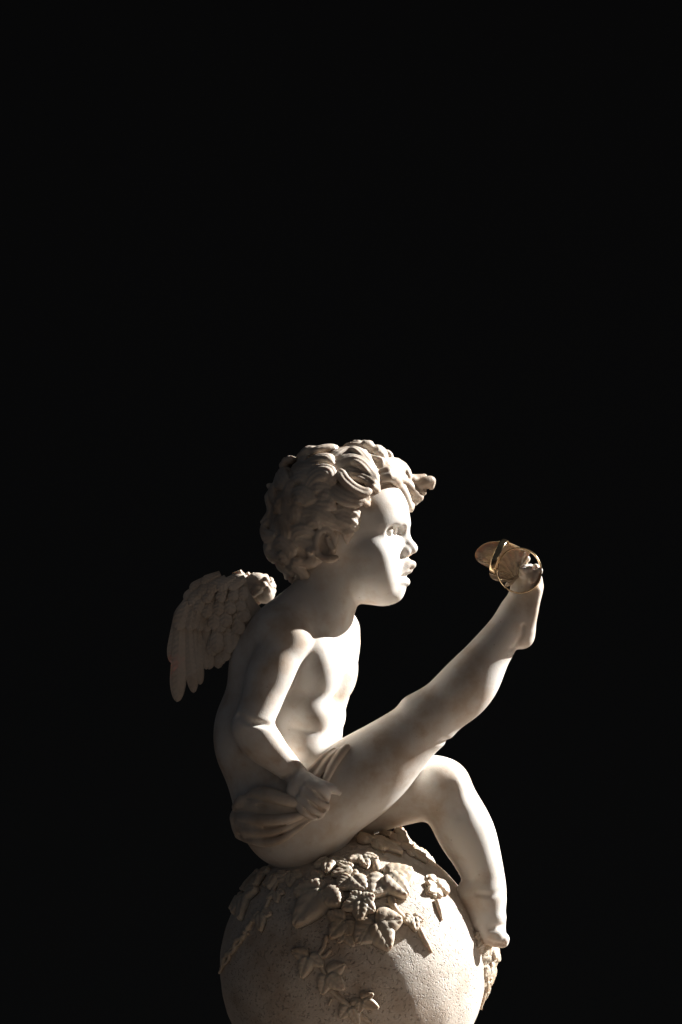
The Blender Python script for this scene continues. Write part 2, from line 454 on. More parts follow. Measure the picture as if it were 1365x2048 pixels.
# --- near arm
arm = bodyfield(430, 1210, 720, 1660, 20, 250)
_w = max(skin(594, 1552) + 4, 150)
arm.ell(P(566, 1272, 82), (54, 58, 50), 20)
arm.tube([P(572, 1283, 88), P(546, 1345, 112), P(508, 1440, 148)], [50, 45, 39], 22, sub=8)
arm.ell(P(538, 1350, 116), (40, 58, 40), 20, 0, -25)
arm.tube([P(502, 1454, 150), P(542, 1502, 154), P(594, 1552, _w)], [40, 34, 24], 7, sub=8)
arm.ell(P(520, 1484, 150), (44, 36, 36), 16, 0, -45)
arm.blur(2, 2)
arm.tube([P(478, 1432, 172), P(500, 1444, 188), P(548, 1452, 174)], 3, 0, amp=7, wid=6, sub=4)
arm.tube([P(566, 1555, 160), P(584, 1549, 178), P(612, 1532, 176)], 3, 0, amp=4.5, wid=5, sub=4)
# hand, laid on the thigh
_t = skin(630, 1590)
arm.ell(P(604, 1574, _t + 6), (27, 33, 17), 12, 0, -45)
arm.ell(P(612, 1592, _t + 8), (19, 25, 13), 10, 0, -35)
def finger(pts, r, k=4): arm.tube([P(x, y, _t + h) for x, y, h in pts], r, k, sub=4)
finger([(620, 1566, 19), (640, 1577, 28), (651, 1592, 23), (645, 1605, 12)], [12.5, 12, 11, 9])
finger([(610, 1583, 20), (632, 1600, 29), (650, 1612, 22), (643, 1622, 10)], [12, 11.5, 10.5, 8.5], 2)
finger([(603, 1597, 19), (622, 1615, 26), (641, 1625, 18), (635, 1632, 8)], [11.5, 11, 10, 8], 2)
finger([(598, 1607, 14), (610, 1623, 20), (627, 1634, 14)], [10.5, 10, 8], 2)
finger([(614, 1560, 8), (642, 1571, 16), (662, 1577, 16), (678, 1585, 11)], [14, 12.5, 10.5, 6], 5)
for q in ([(624, 1571, 33), (638, 1590, 36), (652, 1604, 30)], [(612, 1590, 32), (628, 1609, 35), (646, 1620, 28)], [(604, 1604, 29), (616, 1620, 30), (634, 1631, 22)]):
    arm.tube([P(x, y, _t + h - 3) for x, y, h in q], [0.3, 1, 1], 0, amp=10, wid=3.6, sub=3)
body.merge(arm, 5)

# --- head: profile points plus a sideways offset v; the face is turned a little to the camera
YH = 9.0
HD = -20.0                             # the head sits a little behind the chest's middle
_sn, _cs = math.sin(math.radians(YH)), math.cos(math.radians(YH))
def H(x, y, v=0.0):
    d = HD + math.tan(math.radians(YH)) * (x - 690) + v * _cs
    return P(x - v * _sn, y, d)
head = bodyfield(520, 880, 870, 1240, -180, 160)
head.ell(H(680, 1035), (118, 122, 104), 10, YH)
head.ell(H(752, 1030), (67, 82, 80), 22, YH)                 # forehead
head.ell(H(728, 1128), (80, 80, 74), 24, YH)                 # jaw
head.ell(H(766, 1092), (44, 50, 62), 16, YH)                 # mid face
for s in (1, -1):
    head.ell(H(756, 1128, 45 * s), (43, 50, 39), 18, YH, 15)     # cheek
    head.ell(H(766, 1160, 28 * s), (34, 34, 34), 18, YH)
head.ell(H(786, 1141), (28, 34, 34), 16, YH)                 # muzzle
head.ell(H(782, 1182), (23, 22, 28), 16, YH)                 # chin
head.ell(H(764, 1176), (36, 35, 46), 16, YH)                 # full under-chin
head.bump(H(798, 1190, 0), (14, 14, 20), 4)
head.ell(H(806, 1123), (15, 15, 17), 8, YH)                  # under the nose
head.ell(H(795, 1173), (17, 17, 24), 8, YH)
for s in (1, -1): head.ell(H(745, 1101, 53 * s), (44, 35, 35), 16, YH, -20)
# sockets, eyes, brows
for s in (1, -1):
    head.ell(H(808, 1061, 25 * s), (13, 12, 9), 14, YH, -8, mode='cut')
    head.ell(H(792, 1063, 46 * s), (15, 13, 16), 12, YH, -8, mode='cut')
    head.tube([H(811, 1049, 16 * s), H(803, 1037, 31 * s), H(787, 1036, 49 * s), H(768, 1047, 63 * s)], [4.5, 5, 5, 4], 18, sub=3)
    head.ell(H(777, 1063, 39 * s), (19, 16, 18), 2, YH)
    head.tube([H(791, 1071, 21 * s), H(798, 1059, 30 * s), H(795, 1048, 42 * s), H(784, 1052, 54 * s), H(769, 1068, 61 * s)], [3, 4.2, 4.8, 4.6, 3.2], 2.5, sub=3)
    head.tube([H(791, 1071, 21 * s), H(796, 1079, 33 * s), H(787, 1079, 48 * s), H(769, 1068, 61 * s)], [2.6, 3.4, 3.2, 3], 3, sub=3)
    head.tube([H(795, 1062, 37 * s), H(794, 1067, 40 * s)], 3, 0, amp=7, wid=4.5)
    head.tube([H(801, 1044, 30 * s), H(796, 1040, 44 * s), H(782, 1045, 58 * s)], [0.4, 1, 0.4], 0, amp=3, wid=4, sub=3)
# nose
head.tube([H(808, 1056), H(809, 1074), H(816, 1090)], [11, 12.5, 13], 10, sub=3)
head.ell(H(822, 1096), (14, 12.5, 15), 6, YH, -15)
for s in (1, -1):
    head.ell(H(811, 1102, 14 * s), (14, 11.5, 9), 5, YH, -10)
    head.ell(H(819, 1112, 8 * s), (7, 4.5, 4.5), 2, YH, mode='cut')
    head.tube([H(797, 1092, 17 * s), H(794, 1105, 23 * s), H(800, 1116, 21 * s)], 3, 0, amp=3, wid=5, sub=3)
    head.tube([H(800, 1114, 24 * s), H(790, 1136, 34 * s), H(786, 1152, 38 * s)], 3, 0, amp=2, wid=8, sub=3)
# mouth
for s in (1, -1):
    head.tube([H(824, 1129, 0), H(821, 1128, 8 * s), H(811, 1136, 19 * s), H(796, 1150, 29 * s)], [7.5, 7, 6, 3.5], 6, sub=3)
    head.tube([H(817, 1139, 0), H(811, 1141, 11 * s), H(800, 1148, 22 * s)], [8, 8, 5], 4, sub=3)
    head.tube([H(812, 1164, 0), H(809, 1164, 10 * s), H(799, 1164, 21 * s), H(788, 1161, 29 * s)], [8, 7.5, 6.5, 4], 4, sub=3)
    head.tube([H(828, 1153, 0), H(818, 1153, 11 * s), H(806, 1153, 21 * s), H(793, 1153, 30 * s)], 3, 0, amp=6, wid=4, sub=3)
head.tube([H(822, 1113), H(823, 1124)], 3, 0, amp=3, wid=4.5)
head.tube([H(796, 1177, -18), H(803, 1176, 0), H(796, 1177, 18)], 3, 0, amp=1.2, wid=7, sub=3)
body.merge(head, 10)
body.tube([P(735, 1208, 40), P(712, 1206, 62), P(690, 1190, 78)], 3, 0, amp=3, wid=8, sub=3)
O_body = solid('body', body, M_body, statue, 5)
del body, head, leg, leg2, arm, farm

# ------------------------------------------------------------------ hair
hair = bodyfield(515, 870, 880, 1190, -185, 165)
HC, HR = P(664, 1028, HD), np.array([131.0, 129.0, 113.0])
hair.ell(HC, HR - 7, 6)
hair.ell(P(618, 1076, HD), (82, 82, 86), 14)
hair.ell(P(735, 988, HD), (72, 77, 76), 14)
hair.ell(P(694, 974, HD), (82, 66, 84), 14)
# the cap stops at the hair line: x (in the picture) as a function of the row
_hy = np.array([880, 960, 985, 1010, 1045, 1080, 1110, 1150, 1200]); _hx = np.array([800, 796, 752, 735, 726, 706, 640, 600, 560])
_zx = CY - _hy[::-1]; _xx = (_hx - CX)[::-1]
hair.apply(lambda X, Z, D: (0.8 * (X - np.interp(Z, _zx, _xx) + 0.18 * (D - HD) - 6) + 0 * Z).astype(np.float32), (-300, -300, -300), (300, 300, 300), 8, 'and')
_base = hair.f.copy()
def _val(p):
    i = np.clip(np.round(p / hair.h).astype(int) - hair.i0, 1, hair.n - 2)
    return i, float(_base[i[0], i[1], i[2]])
def _grad(i):
    x, y, z = i
    g = np.array([_base[x + 1, y, z] - _base[x - 1, y, z], _base[x, y + 1, z] - _base[x, y - 1, z], _base[x, y, z + 1] - _base[x, y, z - 1]], float)
    n = np.linalg.norm(g)
    return g / n if n > 1e-6 and n < 30 else None
def on_cap(x, y, lift=0.0, far=1.0):
    """point on the hair mass seen at (x, y), pulled onto it when it lies outside, raised by lift"""
    p = P(x, y, 60 * far)
    i = np.clip(np.round(p / hair.h).astype(int) - hair.i0, 1, hair.n - 2)
    ray = _base[i[0], i[1], :]; ins = np.nonzero(ray < 0)[0]
    k = (ins[-1] if far > 0 else ins[0]) if len(ins) else int(np.argmin(ray))
    p = np.array([p[0], p[1], (hair.i0[2] + k) * hair.h])
    p = P(x, y, p[2])
    for _ in range(60):
        i, f = _val(p)
        if f < 45: break
        d = HC - p; p = p + d / np.linalg.norm(d) * 3
    g = _grad(i)
    if g is None: g = (p - HC) / np.linalg.norm(p - HC)
    if f < 45 and len(ins) == 0: p = p - g * max(f - 6.0, 0)
    return p + g * lift
def lock(pts, r, lifts=None, far=1.0, strands=0, k=1.5):
    """a bundle of strands that spreads from the root and closes at the tip"""
    n = len(pts); strands = strands or (4 if r >= 13 and far > 0 else 3)
    lifts = lifts if lifts is not None else np.interp(np.linspace(0, 1, n), [0, .5, 1], [0, r * .85, r * .75])
    base = np.array([on_cap(p[0], p[1], l, far) + np.array([0, 0, p[2] if len(p) > 2 else 0]) for p, l in zip(pts, lifts)])
    t = np.linspace(0, 1, n)
    rr = r * np.interp(t, [0, .35, .75, 1], [.7, .9, .85, .5])
    tan = np.gradient(base, axis=0); nor = base - HC; nor /= np.linalg.norm(nor, axis=1)[:, None]
    side = np.cross(tan, nor); side /= np.maximum(np.linalg.norm(side, axis=1), 1e-6)[:, None]
    for s_ in range(strands):
        o = (s_ - (strands - 1) / 2)
        w = r * (.74 if strands < 4 else .56) * o * np.interp(t, [0, .3, .7, 1], [.7, 1, .9, .15])
        lift = -abs(o) * r * .16
        hair.tube(base + side * w[:, None] + nor * lift, rr * (1.0 if strands == 1 else .7 if strands < 4 else .56), k, sub=3)
def Z(x, y): return (500 + .29304 * x, 860 + .29304 * y)
def zl(pts, r, lifts=None, **kw):
    lock([(*Z(p[0], p[1]), *(p[2:] if len(p) > 2 else ())) for p in pts], r, lifts, **kw)
# crown and top
zl([(330, 235), (390, 180), (480, 165), (560, 150), (590, 120)], 14)
zl([(420, 130), (520, 120), (590, 145)], 12)
zl([(560, 110), (640, 88), (720, 92), (765, 120)], 13)
zl([(600, 140), (690, 125), (760, 150), (790, 190)], 11)
zl([(530, 215), (600, 175), (680, 160), (750, 180), (800, 230), (850, 290)], 14)
zl([(500, 280), (590, 255), (680, 215), (760, 245), (820, 300), (860, 360), (905, 415)], 15)
zl([(600, 330), (690, 300), (780, 330), (850, 380), (900, 420)], 15)
zl([(800, 300), (880, 320), (950, 320), (1000, 360), (970, 395), (910, 410)], 17, strands=2)
zl([(740, 120), (800, 100), (860, 110), (895, 150), (890, 200), (850, 180)], 14)
zl([(860, 150), (905, 130), (950, 135), (965, 170), (945, 205)], 11, strands=2)
zl([(800, 170), (850, 210), (895, 230), (900, 285)], 10, strands=2)
zl([(860, 250), (930, 260), (1000, 265), (1060, 300), (1085, 355)], 16)
zl([(930, 300), (1000, 310), (1050, 335), (1080, 370)], 13)
zl([(380, 225), (450, 215), (530, 215), (570, 250)], 13)
zl([(310, 240), (350, 275), (420, 280), (470, 255)], 13)
# the quiff that stands off the brow
for pts, r in [
    ([(985, 385, 26), (1020, 420, 28), (1055, 470, 26), (1085, 520, 20)], 20),
    ([(1010, 350, 12), (1060, 380, 16), (1110, 420, 12), (1160, 460, 4)], 17),
    ([(1050, 350, -6), (1110, 345, -2), (1160, 335, -4), (1190, 320, -6)], 13),
    ([(1080, 390, 0), (1140, 390, 4), (1200, 360, 2), (1240, 350, 0), (1238, 385, 0)], 14),
    ([(1090, 430, 0), (1140, 420, 4), (1190, 400, 2)], 11),
    ([(1060, 460, 8), (1110, 490, 6), (1150, 480, 2)], 11),
    ([(1040, 330, 2), (1110, 352, 2), (1180, 372, 2)], 15), ([(1050, 385, 6), (1120, 405, 6), (1185, 425, 4)], 14), ([(1050, 430, 10), (1110, 458, 8), (1162, 458, 4)], 13),
    ([(1075, 500, 14), (1100, 520, 12), (1100, 548, 8)], 9)]:
    q = [P(*Z(p[0], p[1]), -38 + p[2]) for p in pts]
    t = np.linspace(0, 1, len(q))
    for o in (-1, 0, 1):
        hair.tube([a + np.array([0, o * r * .28, o * r * .5]) * (1 - .75 * u) for a, u in zip(q, t)], r * np.interp(t, [0, .5, 1], [.75, .75, .42]), 2.5, sub=3)
# temple
zl([(560, 330), (615, 315), (640, 360), (690, 410), (745, 440), (785, 425), (780, 398)], 12, [2, 14, 18, 20, 22, 22, 18], strands=2)
zl([(570, 390), (600, 430), (660, 465), (720, 480), (775, 460)], 16, [4, 12, 16, 18, 18])
zl([(640, 500), (700, 500), (750, 482), (785, 510), (780, 550)], 12, [4, 10, 16, 18, 14], strands=2)
zl([(560, 560), (640, 540), (710, 575), (745, 620)], 11)
zl([(600, 590), (670, 580), (715, 620), (725, 660)], 9)
zl([(600, 640), (640, 650), (665, 695), (655, 750)], 10)
zl([(480, 640), (530, 620), (590, 640), (620, 680)], 10)
zl([(430, 700), (440, 760), (470, 830), (530, 870)], 9)
zl([(560, 620), (610, 610), (650, 640), (665, 680)], 10)
# side curls
zl([(380, 390), (420, 350), (480, 320), (535, 325), (545, 360), (510, 380)], 16, [4, 12, 18, 20, 16, 10])
zl([(400, 400), (470, 390), (540, 400)], 14)
zl([(285, 500), (320, 455), (370, 450), (415, 490), (390, 510)], 15)
zl([(420, 530), (480, 505), (540, 510), (575, 535)], 12)
zl([(290, 340), (350, 320), (400, 330), (420, 380)], 14)
zl([(450, 440), (510, 450), (560, 470)], 12)
# round the ear
zl([(600, 630), (650, 610), (700, 640), (715, 690), (700, 740)], 10, [4, 8, 10, 10, 6], strands=2)
zl([(330, 590), (400, 560), (470, 570), (540, 610), (590, 640)], 13)
zl([(380, 660), (430, 625), (500, 610), (560, 630)], 11)
zl([(390, 560), (460, 600), (480, 660)], 11)
zl([(300, 770), (330, 710), (390, 690), (440, 700)], 13)
zl([(380, 720), (410, 780), (450, 830), (520, 860), (590, 880)], 11)
zl([(300, 800), (350, 770), (420, 800), (440, 850), (400, 890), (340, 890)], 13)
zl([(280, 930), (330, 895), (420, 910), (500, 890), (570, 880)], 12)
zl([(270, 960), (310, 930), (350, 960), (330, 1010), (290, 1000)], 12)
zl([(350, 930), (410, 950), (430, 1000), (390, 1020)], 12)
zl([(430, 920), (470, 950), (480, 1000)], 10)
# back of the head
for p, r in [
    ([(160, 400), (110, 450), (95, 540), (110, 610)], 17), ([(230, 330), (190, 370), (160, 440), (180, 500)], 16),
    ([(110, 620), (100, 690), (130, 740), (180, 720)], 16), ([(130, 740), (125, 800), (155, 860), (200, 870)], 16),
    ([(190, 560), (240, 530), (300, 560), (300, 620), (250, 630)], 15), ([(170, 650), (220, 640), (250, 700), (230, 780)], 15),
    ([(180, 800), (230, 780), (280, 820), (270, 880)], 15), ([(170, 880), (210, 930), (260, 960), (250, 1010)], 14),
    ([(200, 900), (240, 870), (290, 880)], 12), ([(240, 250), (210, 300), (230, 360), (280, 380)], 15),
    ([(230, 420), (270, 400), (300, 430)], 13), ([(200, 470), (250, 450), (280, 500), (260, 530)], 14),
    ([(300, 640), (340, 620), (370, 660), (340, 700)], 13), ([(260, 560), (320, 530), (370, 560)], 12),
    ([(250, 720), (290, 700), (310, 750)], 12), ([(160, 540), (200, 520), (220, 570)], 12)]: zl(p, r, np.interp(np.linspace(0, 1, len(p)), [0, .5, 1], [-2, r * .35, r * .3]))
# ear
hair.ell(H(670, 1088, 97), (19, 28, 16), 6, YH)
hair.tube([H(684, 1104, 101), H(684, 1074, 104), H(672, 1058, 109), H(656, 1066, 110), H(651, 1086, 110), H(656, 1108, 108), H(676, 1118, 109), H(688, 1116, 101)],
          [5, 6.5, 7.5, 8, 8, 8.5, 8.5, 6], 3, sub=3)
hair.ell(H(670, 1090, 115), (13, 20, 13), 4, YH, mode='cut')
hair.tube([H(684, 1098, 109), H(676, 1088, 111), H(672, 1076, 113)], [6, 5, 4], 4)
# far side and crown, out of sight of the lens: loose curls scattered over the cap
rs = np.random.RandomState(11)
for i in range(46):
    a = rs.uniform(-1, 1); b_ = rs.uniform(-.95, .98)
    if a * a + b_ * b_ > .92: continue
    x, y = 668 + a * 118, 1028 - b_ * 120
    if x > 725 and y > 985: continue
    th = rs.uniform(0, 6.28); c = rs.choice([-1, 1]); p = []
    for j in range(5):
        p.append((x, y)); x += 15 * math.cos(th); y += 15 * math.sin(th); th += c * rs.uniform(.4, .8)
    lock(p, rs.uniform(12, 16), far=-1.0)
O_hair = solid('hair', hair, M_hair, statue, 1)
del hair

# ------------------------------------------------------------------ loin cloth: a sheet over the hip with carved folds
cl = bodyfield(450, 1470, 735, 1720, -60, 235)
def on_skin(pts, add=0.0):
    q = []
    for x, y, h in pts:
        s_ = skin(x, y)
        q.append(P(x, y, (s_ if s_ > -100 else 30) + h + add))
    return q
def fold(pts, r, k=5): cl.tube(on_skin(pts, 10.0), r, k, sub=4)
def valley(pts, amp=8.0, wid=5.0): cl.tube(on_skin(pts, 6.0), np.interp(np.linspace(0, 1, len(pts)), [0, .35, .7, 1], [0, .9, 1, .1]), 0, amp=amp, wid=wid, sub=4)
fold([(490, 1616, -18), (520, 1612, -20), (560, 1620, -20), (612, 1620, -16)], [20, 24, 22, 14], 8)
fold([(492, 1645, -18), (520, 1648, -22), (560, 1646, -20), (606, 1632, -16)], [22, 26, 24, 14], 8)
fold([(500, 1660, -18), (520, 1664, -18), (556, 1662, -17)], [20, 20, 17], 8)
fold([(494, 1596, 3), (514, 1587, 8), (542, 1590, 10), (578, 1602, 8), (618, 1610, 1)], [9, 12, 14, 12, 7], 2)
fold([(504, 1586, 2), (524, 1580, 4), (550, 1583, 5)], [6, 7, 5], 2)
fold([(474, 1614, 7), (485, 1603, 14), (498, 1608, 9), (516, 1620, 2), (546, 1628, -4)], [10, 13, 11, 8, 5], 2)
fold([(476, 1634, -4), (494, 1636, 6), (530, 1641, 8), (575, 1638, 7), (620, 1625, 1)], [13, 13, 12, 10, 6], 2)
fold([(478, 1654, -4), (500, 1660, 5), (535, 1665, 5), (570, 1657, 4), (612, 1636, 0)], [13, 12, 9, 7, 5], 2)
fold([(480, 1668, -2), (506, 1680, 4), (535, 1685, 6), (562, 1679, 5), (592, 1660, 2), (622, 1638, 0)], [11, 10, 9, 8, 6, 4], 2)
cl.tube([P(482, 1618, 60), P(477, 1638, 62), P(482, 1660, 64)], [14, 16, 15], 9, sub=4)
valley([(498, 1604, 12), (520, 1613, 12), (550, 1621, 12), (600, 1620, 8)], 7, 5)
valley([(505, 1651, 10), (540, 1653, 10), (585, 1643, 8)], 7, 4.5)
# lap: thin folds that fan from under the wrist up through the groin
def lap(pts, r, k=3):
    q = on_skin(pts)
    for p in q: p[2] = min(p[2], 168)
    cl.tube(q, r, k, sub=4)
lap([(620, 1566, -6), (645, 1540, -8), (666, 1518, -8), (684, 1504, -6)], [10, 14, 14, 11], 6)
cl.tube([P(668, 1520, 112), P(688, 1503, 92), P(704, 1498, 62), P(718, 1506, 36)], [12, 15, 15, 13], 8, sub=4)
lap([(604, 1560, 4), (628, 1535, 5), (648, 1515, 5), (668, 1500, 2)], [5, 7, 7, 5], 2)
lap([(622, 1568, 5), (642, 1543, 7), (660, 1519, 7), (680, 1500, 4)], [5, 7, 7, 6], 2)
lap([(642, 1578, 5), (654, 1555, 8), (667, 1530, 9), (682, 1508, 8), (694, 1495, 4)], [6, 8, 9, 9, 8])
O_cloth = solid('loin_cloth', cl, M_cloth, statue, 1)
del cl

# ------------------------------------------------------------------ globe with ivy
GC = P(706, 1935, 0); GR = 266.0
def uv_sphere(nu, nv):
    t = np.linspace(0, math.pi, nv + 1); p = np.linspace(0, 2 * math.pi, nu, endpoint=False)
    T, Q = np.meshgrid(t, p, indexing='ij')
    v = np.stack([np.sin(T) * np.cos(Q), np.cos(T), np.sin(T) * np.sin(Q)], -1).reshape(-1, 3)
    i = np.arange(nv)[:, None] * nu; j = np.arange(nu)[None, :]
    f = np.stack([i + j, i + (j + 1) % nu, i + nu + (j + 1) % nu, i + nu + j], -1).reshape(-1, 4)
    return v, f
v, f = uv_sphere(220, 130)
lum = sum(np.sin(v @ rs.normal(size=3) * w_ + rs.uniform(0, 6)) for w_ in (5, 8, 11, 17, 23)) * .25
globe = link_mesh('globe', W(GC + (GR + lum[:, None]) * v), f, M_globe, statue)
# foot of the globe on the table
def lathe(name, prof, material, parent, n=96):
    a = np.linspace(0, 2 * math.pi, n, endpoint=False); m = len(prof)
    pr = np.array(prof, float)
    v = np.stack([GC[0] + pr[:, 0][:, None] * np.cos(a), (CY - pr[:, 1])[:, None] + 0 * a, pr[:, 0][:, None] * np.sin(a)], -1).reshape(-1, 3)
    i = np.arange(m - 1)[:, None] * n; j = np.arange(n)[None, :]
    f = np.stack([i + j, i + (j + 1) % n, i + n + (j + 1) % n, i + n + j], -1).reshape(-1, 4)
    return link_mesh(name, W(v), f, material, parent)
lathe('base', [(1, 2170), (88, 2170), (92, 2178), (96, 2200), (116, 2212), (130, 2220), (132, 2240), (128, 2251.5), (1, 2251.5)], M_globe, statue)

def on_globe(x, y, far=False):
    """unit direction from the globe's middle to the point seen at (x, y)"""
    o = np.array([0, 0, DP]); d = P(x, y, 0) - o; d /= np.linalg.norm(d)
    oc = o - GC; b_ = d @ oc; c = oc @ oc - GR * GR; q = b_ * b_ - c
    if q < 0:
        p = o + d * (-b_)
    else: p = o + d * (-b_ + (math.sqrt(q) if far else -math.sqrt(q)))
    n = p - GC
    return n / np.linalg.norm(n)
def frame(n, ang):
    """tangents at n: 'along' points ang degrees from right, turning up, in the picture"""
    r = np.array([1., 0, 0]) - n * n[0]
    if np.linalg.norm(r) < .25: r = np.array([0, 0, -1.]) - n * (-n[2])
    r /= np.linalg.norm(r); u = np.cross(n, r)
    if u[1] < 0: u = -u
    a = math.radians(ang)
    return r * math.cos(a) + u * math.sin(a), -r * math.sin(a) + u * math.cos(a)

def blade(nl, nw, L, wid, thick, veins=5, cup=.35, point=1.0, bend=0.0, rise=0.0):
    """one lobe as a closed relief: local (along, across, height); raised rim, sunk midrib and side veins"""
    t = np.linspace(0, 1, nl); s_ = np.linspace(-1, 1, nw)
    T, U = np.meshgrid(t, s_, indexing='ij')
    wprof = wid * np.sin(math.pi * np.clip(T, 0, 1) ** .74) ** (.62) * (1 - .3 * T * point)
    wprof = np.maximum(wprof, .02 * wid)
    a = T * L; c = U * wprof + bend * L * (T ** 2)
    edge = np.clip(1 - np.abs(U) ** 5, 0, 1) * np.clip(np.minimum(T, 1 - T) * 9, 0, 1) ** .5
    h = thick * edge * (1 - cup * (1 - np.abs(U) ** 1.6)) + rise * np.sin(math.pi * T * .5)
    h -= thick * .34 * np.exp(-(U / .12) ** 2) * edge * (1 - .6 * T)        # sunk midrib
    ph = (T * veins * 1.1 - np.abs(U) * 1.2) * 2 * math.pi
    h -= thick * .17 * edge * np.clip(np.cos(ph), 0, 1) ** 2 * np.clip(np.abs(U) * 3, 0, 1)
    top = np.stack([a, c, h], -1).reshape(-1, 3)
    bot = np.stack([a, c, np.full_like(a, -thick * .9)], -1).reshape(-1, 3)
    i = np.arange(nl - 1)[:, None] * nw; j = np.arange(nw - 1)[None, :]
    f = np.stack([i + j, i + j + 1, i + nw + j + 1, i + nw + j], -1).reshape(-1, 4)
    n = nl * nw
    rim = np.concatenate([np.arange(nw), np.arange(1, nl) * nw + nw - 1, (nl - 1) * nw + np.arange(nw - 2, -1, -1), np.arange(nl - 2, 0, -1) * nw])
    r2 = np.roll(rim, -1)
    side = np.stack([r2, rim, rim + n, r2 + n], -1)
    return np.concatenate([top, bot]), np.concatenate([f[:, ::-1], f + n, side])

def leaf(x, y, size, ang, lobes=3, seed=0, lift=0.0, far=False, thick=None, name='ivy_leaf', spread=62, wide=1.0, tip=1.0):
    """ivy leaf pressed on the globe: (x, y) is where its stalk meets the lobes, ang the way the middle lobe points"""
    r_ = np.random.RandomState(seed * 7 + int(x) + int(y))
    n0 = on_globe(x, y, far); size = size * 1.14
    V, F, base = [], [], 0
    th = thick or max(8, size * .24)
    angs = {1: [0], 2: [-35, 35], 3: [-spread, 0, spread], 5: [-118, -spread, 0, spread, 118]}[lobes]
    for i, da in enumerate(angs):
        k = 1.0 if da == 0 else (.82 if abs(da) < 100 else .6)
        L = size * k * r_.uniform(.9, 1.08) * (tip if da == 0 else 1)
        bv, bf = blade(19, 13, L, size * .40 * wide * r_.uniform(.92, 1.1) * (1.0 if da == 0 else .95), th * (1 if da == 0 else .9),
                       veins=r_.randint(3, 6), cup=r_.uniform(-.15, .25), bend=r_.uniform(-.1, .1), rise=r_.uniform(-.1, .25) * th)
        e1, e2 = frame(n0, ang + da + r_.uniform(-6, 6))
        q = e1 * bv[:, :1] + e2 * bv[:, 1:2]
        d = n0 + q / GR; d /= np.linalg.norm(d, axis=1)[:, None]
        V.append(GC + d * (GR + lift + bv[:, 2:] - .5 + (0.8 if da == 0 else 0)))
        F.append(bf + base); base += len(bv)
    return link_mesh(name, W(np.concatenate(V)), np.concatenate(F), M_leaf, globe)

def tube_mesh(pts, rad, n=10):
    pts, rad = spline(np.asarray(pts, float), np.asarray(rad, float) * np.ones(len(pts)), 6)
    tan = np.gradient(pts, axis=0); tan /= np.linalg.norm(tan, axis=1)[:, None]
    up = np.array([0.31, 0.2, 0.93]); a = np.cross(tan, up); a /= np.linalg.norm(a, axis=1)[:, None]; b_ = np.cross(tan, a)
    q = np.linspace(0, 2 * math.pi, n, endpoint=False)
    v = (pts[:, None, :] + rad[:, None, None] * (a[:, None, :] * np.cos(q)[None, :, None] + b_[:, None, :] * np.sin(q)[None, :, None])).reshape(-1, 3)
    m = len(pts); i = np.arange(m - 1)[:, None] * n; j = np.arange(n)[None, :]
    f = np.stack([i + j, i + n + j, i + n + (j + 1) % n, i + (j + 1) % n], -1).reshape(-1, 4)
    v = np.concatenate([v, pts[:1], pts[-1:]])
    c0, c1 = m * n, m * n + 1; jj = np.arange(n)
    caps = np.concatenate([np.stack([jj, (jj + 1) % n, np.full(n, c0), np.full(n, c0)], -1)[:, :3], np.stack([(jj + 1) % n + (m - 1) * n, jj + (m - 1) * n, np.full(n, c1)], -1)])
    return v, f, caps
def stem(pts, rad, far=False, name='ivy_stem', knots=0.12):
    p = [GC + on_globe(x, y, far) * (GR + 3.0) for x, y in pts]
    v, f, caps = tube_mesh(p, rad)
    r_ = np.random.RandomState(int(pts[0][0]))
    m = (len(v) - 2) // 10
    c = v[:-2].reshape(m, 10, 3).mean(1, keepdims=True)
    v[:-2] = (c + (v[:-2].reshape(m, 10, 3) - c) * (1 + knots * r_.normal(size=(m, 1, 1)))).reshape(-1, 3)
    allf = np.concatenate([f, np.concatenate([caps, caps[:, 2:]], 1)])[:, :]
    me = bpy.data.meshes.new(name)
    me.from_pydata([tuple(a) for a in W(v)], [], [tuple(int(k) for k in q) for q in f] + [tuple(int(k) for k in q) for q in caps])
    me.update(); me.polygons.foreach_set('use_smooth', np.ones(len(me.polygons), dtype=bool)); me.materials.append(M_leaf)
    o = bpy.data.objects.new(name, me); col.objects.link(o); o.parent = globe
    return o

# stems
stem([(508, 1842), (496, 1862), (490, 1874), (476, 1884), (470, 1902), (456, 1912), (449, 1932), (442, 1946)], [5, 6.5, 5, 6.5, 4.5, 6, 4, 3], knots=.2)
stem([(500, 1868), (488, 1872), (482, 1888), (464, 1900), (460, 1920), (446, 1934)], [3, 3.5, 3, 4, 3, 2.5])
stem([(654, 1872), (648, 1896), (638, 1914), (646, 1938), (652, 1950)], [4.5, 4, 4.5, 4, 4])
stem([(662, 1900), (652, 1912), (640, 1914)], [3, 4, 3])
stem([(660, 1978), (680, 1996), (700, 2012), (735, 2040), (748, 2052)], [4.5, 5, 5, 4.5, 3])
stem([(664, 1996), (658, 2010)], [3, 2.5], knots=.05)
stem([(738, 1706), (750, 1728), (758, 1752)], [8, 8, 6])
stem([(782, 1796), (788, 1818), (806, 1838), (824, 1850)], [7.5, 8, 7.5, 6], knots=.05)
stem([(836, 1856), (848, 1880), (863, 1906)], [6.5, 6.5, 2.5], knots=.05)
stem([(868, 1766), (869, 1784), (868, 1795)], [4.5, 4, 4], knots=.05)
stem([(872, 1802), (878, 1822), (883, 1842)], [5.5, 5, 2], knots=.05)
stem([(742, 1790), (734, 1802), (724, 1806)], [5, 4.5, 4])
stem([(690, 1800), (674, 1806), (664, 1802)], [5, 6, 4])
stem([(968, 1918), (970, 1950), (972, 1985), (964, 2020)], [5, 5, 4, 3])
stem([(560, 1760), (545, 1790), (530, 1826)], [4, 4, 4])
